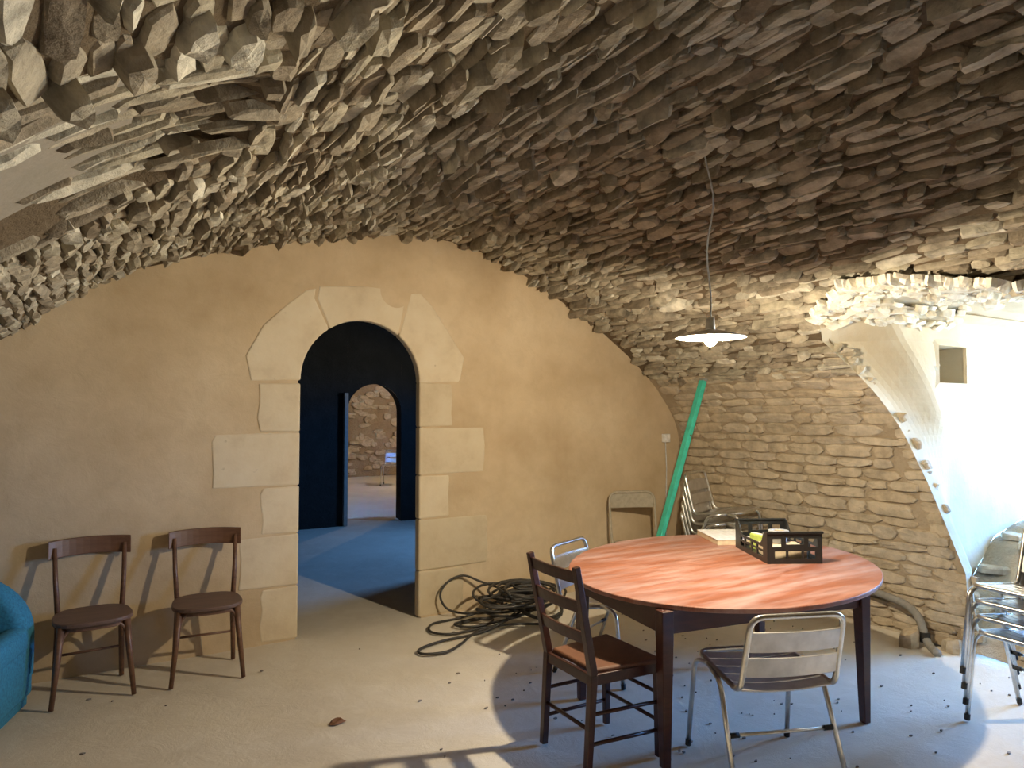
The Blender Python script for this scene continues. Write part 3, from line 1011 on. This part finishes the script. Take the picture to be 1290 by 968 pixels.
# ------------------------------------------------------------------ bistro chairs by the wall
def make_bistro(label):
    t = thing('bistro_chair', label, 'chair', group='wooden bistro chairs against the end wall')
    zs = .455
    R0 = []
    for i in range(13):
        u = -1 + i / 6; x = u * .225; y = -.255 - .055 * (1 - u * u) + .0
        z0, z1 = .765 - .01 * u * u, .865 + .006 * (1 - u * u)
        R0.append([(x, y + .011, z0), (x, y - .002, z1), (x, y - .022, z1), (x, y - .011, z0)])
    b = MB(); b.rows(R0, closed=True); n = len(R0)
    b.f += [(0, 1, 2, 3), tuple(4 * (n - 1) + k for k in (3, 2, 1, 0))]
    b.build('crest_rail', M['bistro_wood'], t, bevel=.005)
    for s in (-1, 1):
        MB().tube([(s * .17, -.155, zs - .02), (s * .183, -.21, .62), (s * .19, -.27, .82)], .016, 8, rend=.013).build('back_post', M['bistro_wood'], t, smooth=True)
        MB().tube([(s * .165, -.15, zs - .02), (s * .172, -.165, .25), (s * .18, -.19, 0)], .018, 8, rend=.014).build('rear_leg', M['bistro_wood'], t, smooth=True)
        MB().tube([(s * .165, .15, zs - .02), (s * .18, .172, .25), (s * .205, .20, 0)], .021, 8, rend=.013).build('front_leg', M['bistro_wood'], t, smooth=True)
        MB().tube(fillet([(s * .178, .16, .25), (s * .165, .10, .425), (s * .158, -.08, .425), (s * .17, -.15, .26)], .1, 6), .0095, 8).build('side_brace', M['bistro_wood'], t, smooth=True)
    MB().tube(fillet([(-.178, .165, .25), (-.155, .155, .43), (.155, .155, .43), (.178, .165, .25)], .1, 6), .0105, 8).build('front_brace', M['bistro_wood'], t, smooth=True)
    MB().tube([(-.172, -.17, .19), (.172, -.17, .19)], .008, 8).build('rear_stretcher', M['bistro_wood'], t, smooth=True)
    pl = []
    for k in range(40):
        a_ = 2 * math.pi * k / 40; c_, s_ = math.cos(a_), math.sin(a_)
        e = (abs(c_) ** 3 + abs(s_) ** 3) ** (-1 / 3)
        w = .205 + .012 * s_
        pl.append((c_ * e * w, s_ * e * .205 + .005))
    st = MB().prism(pl, zs - .022, zs + .004).build('seat', M['bistro_seat'], t, bevel=.008, seg=3)
    MB().prism([(x * .88, y * .88) for x, y in pl], zs - .05, zs - .022).build('seat_apron', M['bistro_wood'], t, bevel=.003)
    return t
bis = make_bistro('walnut bistro chair with curved crest rail, beside the blue armchair')
put(bis, -1.31, -.335, 0, R(180 + 3))
c = copy_tree(bis)
put(c, -.68, -.37, 0, R(180 - 5), 'walnut bistro chair with rounded seat, nearer the doorway')

# ------------------------------------------------------------------ blue armchair
t = thing('armchair', 'blue upholstered low armchair at the left edge', 'armchair', (-2.10, -.56, 0), R(163))
def rbox(name, c_, s_, bev=.06, parent=t, mat='blue_fabric'):
    return MB().box(c_, s_).build(name, M[mat], parent, bevel=bev, seg=5, smooth=True)
rbox('base', (0, .02, .20), (.84, .74, .30), .03)
rbox('skirt', (0, .02, .065), (.80, .70, .13), .01)
rbox('seat_cushion', (0, .09, .40), (.62, .58, .14), .05)
pl = [(.42 * math.cos(a_) * (1 if abs(math.cos(a_)) < .9 else 1), .40 + .36 * math.sin(a_)) for a_ in np.linspace(0, math.pi, 20)] + [(-.42, .12), (.42, .12)]
MB().prism(pl, -.40, -.22, 'y').build('backrest', M['blue_fabric'], t, bevel=.06, seg=5, smooth=True)
for s in (-1, 1):
    MB().box((s * .36, .03, .38), (.13, .66, .16)).build('arm', M['blue_fabric'], t, bevel=.055, seg=5, smooth=True)

# ------------------------------------------------------------------ folding chair against the end wall
t = thing('folding_chair', 'beige metal folding chair standing by the corner behind the table', 'chair', (3.06, -.30, 0), R(180 - 22))
MB().tube(fillet([(-.21, .06, 0), (-.225, -.10, .55), (-.225, -.15, .90), (.225, -.15, .90), (.225, -.10, .55), (.21, .06, 0)], .09, 7), .0125, 8).build('main_frame', M['beige_metal'], t, smooth=True)
R0 = []
for i in range(11):
    u = -1 + i / 5; x = u * .215; y = -.145 - .02 * (1 - u * u); cz = .015 * u ** 4
    R0.append([(x, y + .006, .75), (x, y + .004, .885 - cz), (x, y - .006, .885 - cz), (x, y - .006, .75)])
b = MB(); b.rows(R0, closed=True); b.build('back_panel', M['beige_metal'], t, bevel=.003)
MB().prism([(-.19, -.13), (.19, -.13), (.20, .22), (-.20, .22)], .425, .445).build('seat', M['beige_metal'], t, bevel=.008)
MB().tube(fillet([(-.195, -.20, 0), (-.195, .17, .43), (.195, .17, .43), (.195, -.20, 0)], .03, 4), .011, 8).build('rear_frame', M['beige_metal'], t, smooth=True)
MB().tube([(-.2, .02, .18), (.2, .02, .18)], .008, 8).build('stretcher', M['beige_metal'], t, smooth=True)

# ------------------------------------------------------------------ green pole leaning in the corner
p0, p1 = Vector((2.72, -.72, 0)), Vector((3.42, -.80, 1.965))
t = thing('green_pole', 'green painted pole leaning against the stone wall in the corner', 'pole', p0)
MB().bar((0, 0, .01), p1 - p0, .062, .045).build('shaft', M['green'], t, bevel=.005)
dv = (p1 - p0).normalized()
MB().bar((p1 - p0) - dv * .02, (p1 - p0) + dv * .003, .064, .047).build('end_cap', M['grey_frame'], t)
MB().tube([(p1 - p0) * .74 + Vector((0, -.036, 0)), (p1 - p0) * .74 + Vector((0, -.02, 0))], .01, 8).build('bolt', M['rust'], t)

# ------------------------------------------------------------------ socket box and wire on the end wall
t = thing('socket_box', 'small white switch box on the end wall near the corner', 'switch', (3.70, -.012, 1.40))
MB().box((0, -.02, 0), (.085, .04, .085)).build('box', M['white_enamel'], t, bevel=.005)
MB().box((0, -.042, 0), (.05, .008, .05)).build('rocker', M['paper'], t, bevel=.002)
MB().tube([(0, -.012, -.04), (.01, -.014, -.3), (0, -.012, -.7), (0, -.012, -1.38)], .006, 6).build('wire', M['clear_white'], t, smooth=True)

# ------------------------------------------------------------------ cable heap
t = thing('cable_coil', 'loosely coiled heap of dark electric cable by the end wall', 'cable', (1.62, -.52, 0))
b = MB(); pts = []
rr = random.Random(3)
for k in range(17):
    cx, cy = rr.uniform(-.16, .2), rr.uniform(-.10, .18)
    ra, rb_ = rr.uniform(.16, .36), rr.uniform(.10, .24)
    tx, ty = rr.uniform(-.3, .3), rr.uniform(.2, .9)
    z0 = .03 + .010 * k; ph = rr.uniform(0, 6)
    for j in range(18):
        a_ = 2 * math.pi * j / 18
        x, y = ra * math.cos(a_ + ph), rb_ * math.sin(a_ + ph)
        pts.append(Vector((cx + x, min(.46, cy + y), max(.014, z0 + .07 + .33 * ty * y + .2 * tx * x))))
for _ in range(3):
    pts = [pts[0]] + [(pts[i - 1] + pts[i] * 2 + pts[i + 1]) / 4 for i in range(1, len(pts) - 1)] + [pts[-1]]
b.tube(pts, .0105, 7)
b.build('coil', M['cable'], t, smooth=True)
def loose(P, r=.0095):
    q = catmull([tuple(p) for p in P], 10)
    MB().tube([Vector(v) for v in q], r, 7).build('loop', M['cable'], t, smooth=True)
o_ = Vector((1.62, -.52, 0))
def wp(x, y, z): return tuple(Vector((x, y, z)) - o_)
loose([wp(1.55, -.55, .08), wp(1.25, -.62, .012), wp(.85, -.66, .012), wp(.64, -.74, .012), wp(.63, -.84, .012), wp(.78, -.88, .012), wp(.95, -.78, .012), wp(1.15, -.62, .012), wp(1.45, -.55, .03), wp(1.7, -.5, .1)])
loose([wp(1.6, -.35, .10), wp(1.25, -.22, .012), wp(.98, -.25, .012), wp(.88, -.42, .012), wp(.98, -.55, .012), wp(1.25, -.55, .012), wp(1.5, -.62, .02), wp(1.75, -.75, .012)])
loose([wp(1.7, -.3, .16), wp(1.5, -.10, .24), wp(1.35, -.05, .30), wp(1.2, -.05, .26), wp(1.13, -.07, .16), wp(1.2, -.12, .05), wp(1.4, -.25, .03), wp(1.7, -.4, .08)])
loose([wp(1.5, -.4, .03), wp(1.2, -.35, .012), wp(1.15, -.45, .012), wp(1.3, -.5, .012), wp(1.42, -.42, .02), wp(1.3, -.34, .022), wp(1.1, -.38, .022), wp(1.2, -.52, .024), wp(1.6, -.55, .05)])

# ------------------------------------------------------------------ crate, its contents, white box
CX, CY, CR = 2.40, -2.335, math.atan2(.47, .268)
t = thing('plastic_crate', 'black plastic crate with cut-out sides on the table', 'crate', (CX, CY, TZ), CR)
LX, WY, HZ = .53, .33, .185
MB().box((0, 0, .006), (LX, WY, .012)).build('base', M['black_plastic'], t)
def panel(name, length, prof_top, place, holes):
    """upright ribbed panel: vertical strips and rails with real openings; place(u, w, z) -> point"""
    b = MB()
    n = 24
    for i in range(n):
        u0, u1 = -length / 2 + length * i / n, -length / 2 + length * (i + 1) / n
        um = (u0 + u1) / 2
        segs = [(0, prof_top(um))]
        for (ha, hb, z0, z1) in holes:
            if ha < um < hb:
                new = []
                for (a_, c_) in segs:
                    if z0 > a_ and z1 < c_: new += [(a_, z0), (z1, c_)]
                    else: new.append((a_, c_))
                segs = new
        for a_, c_ in segs:
            vs = [place(u, w, z) for u in (u0, u1) for w in (-.004, .004) for z in (a_, (c_ if c_ < prof_top(um) - .001 else prof_top(u)))]
            b.add(vs, [(0, 1, 3, 2), (4, 6, 7, 5), (0, 4, 5, 1), (2, 3, 7, 6), (0, 2, 6, 4), (1, 5, 7, 3)])
    return b.build(name, M['black_plastic'], t)
def side_top(u):
    e = abs(u) / (LX / 2)
    return .105 + .08 * max(0, min(1, (e - .62) / .2))
sh_ = [(-.19 + k * .1, -.12 + k * .1, .03, .06) for k in range(4)] + [(-.19 + k * .1, -.12 + k * .1, .07, .09) for k in range(4)]
eh_ = [(-.13, -.06, .03, .075), (-.04, .04, .03, .075), (.06, .13, .03, .075), (-.06, .06, .115, .155), (-.135, -.085, .10, .15), (.085, .135, .10, .15)]
for s in (-1, 1):
    panel('side_panel', LX, side_top, lambda u, w, z, s=s: (u, s * (WY / 2 + w), z), sh_)
    panel('end_panel', WY, lambda u: HZ, lambda u, w, z, s=s: (s * (LX / 2 + w), u, z), eh_)
    MB().box((s * (LX / 2), 0, HZ), (.022, WY + .02, .014)).build('rim', M['black_plastic'], t, bevel=.003)
def in_crate(x, y, z):
    c_, s_ = math.cos(CR), math.sin(CR)
    return (CX + x * c_ - y * s_, CY + x * s_ + y * c_, TZ + z)
def ring(label, x, y, z, r, h, mat):
    t = thing('tape_roll', label, 'tape roll', in_crate(x, y, z), CR)
    MB().lathe([(r, 0), (r, h), (r * .55, h), (r * .55, 0), (r, 0)], 28).build('tape', M[mat], t, bevel=.002)
    MB().lathe([(r * .55, .002), (r * .55, h - .002), (r * .5, h - .002), (r * .5, .002), (r * .55, .002)], 28).build('core', M['card_edge'], t)
ring('grey roll of tape in the middle of the crate', .0, .01, .085, .075, .05, 'tape')
ring('pale clear roll of tape at the far right in the crate', .13, -.07, .09, .065, .045, 'clear_white')
t = thing('lime_box', 'lime green packet beside the tape rolls in the crate', 'packet', in_crate(.10, .06, .012), CR + .3)
MB().box((0, 0, .05), (.16, .06, .10)).build('packet', M['lime'], t, bevel=.008)
MB().box((0, 0, .101), (.16, .03, .004)).build('flap', M['paper'], t)
t = thing('carton', 'cream carton lying under the tape rolls in the crate', 'carton', in_crate(-.08, .0, .012), CR - .1)
MB().box((0, 0, .035), (.22, .24, .07)).build('carton_body', M['card_edge'], t, bevel=.004)
MB().box((0, 0, .0708), (.22, .012, .002)).build('carton_seam', M['tape'], t)
t = thing('paper_pad', 'flat white-topped box with cream edges behind the crate', 'box', (2.56, -1.80, TZ), R(62))
MB().box((0, 0, .017), (.42, .30, .034)).build('box_body', M['card_edge'], t, bevel=.002)
MB().box((0, 0, .036), (.425, .305, .004)).build('box_lid', M['paper'], t)

# ------------------------------------------------------------------ hose, loose stone, scrap, bag
t = thing('floor_hose', 'dark hose running along the foot of the stone wall', 'hose', (3.80, -2.2, 0))
q = catmull([(.02, .9, .31), (.03, .4, .30), (.02, .02, .275), (0, -.2, .235), (-.04, -.30, .17), (-.08, -.36, .06), (-.12, -.42, .016), (-.2, -.5, .016)], 10)
MB().tube([Vector(v) for v in q], .028, 10).build('hose', M['grey_frame'], t, smooth=True)
MB().lathe([(.001, 0), (.034, 0), (.034, .07), (.001, .07)], 14, (-.075, -.355, .03)).build('coupling', M['rubber'], t)
for k, (x, y, s_, lb) in enumerate(((3.66, -2.48, .13, 'lone brown stone lying at the foot of the wall by the hose'), (3.78, -2.70, .10, 'smaller brown stone at the corner of the window recess'))):
    me = stone_mesh('loose_stone', M['wall_stone'])
    o = bpy.data.objects.new('loose_stone', me); COL.objects.link(o)
    o.matrix_world = Matrix.Translation((x, y, -.005)) @ Matrix.Rotation(k + .4, 4, 'Z') @ Matrix.Diagonal((s_ * 1.3, s_, s_ * .85, 1))
    tag(o, lb, 'stone', 'loose stones by the right wall')
b = MB()
P = [(-.045, -.01), (-.02, -.03), (.015, -.022), (.05, -.012), (.04, .012), (.012, .026), (-.03, .02)]
b.add([(*p, .002) for p in P] + [(p[0] * .6, p[1] * .6, .016 + .006 * math.sin(9 * p[0] + 40 * p[1])) for p in P] + [(0, 0, .01)],
      [(i, (i + 1) % 7, 7 + (i + 1) % 7, 7 + i) for i in range(7)] + [(7 + i, 7 + (i + 1) % 7, 14) for i in range(7)])
o = b.build('brown_scrap', M['rust']); o.location = (-.204, -1.532, 0)
tag(o, 'small crumpled rust-brown scrap on the open floor', 'scrap')
t = thing('backpack', 'black bag resting on the chair stack at the right edge', 'bag', (3.06, -3.66, .70), R(84))
MB().box((0, -.02, .16), (.30, .14, .30)).build('body', M['bag'], t, bevel=.06, seg=5, smooth=True)
MB().box((0, .06, .11), (.22, .05, .16)).build('pocket', M['bag'], t, bevel=.02, seg=4, smooth=True)
MB().tube(fillet([(-.04, -.02, .30), (-.04, -.02, .35), (.04, -.02, .35), (.04, -.02, .30)], .03, 4), .008, 8).build('handle', M['bag'], t, smooth=True)
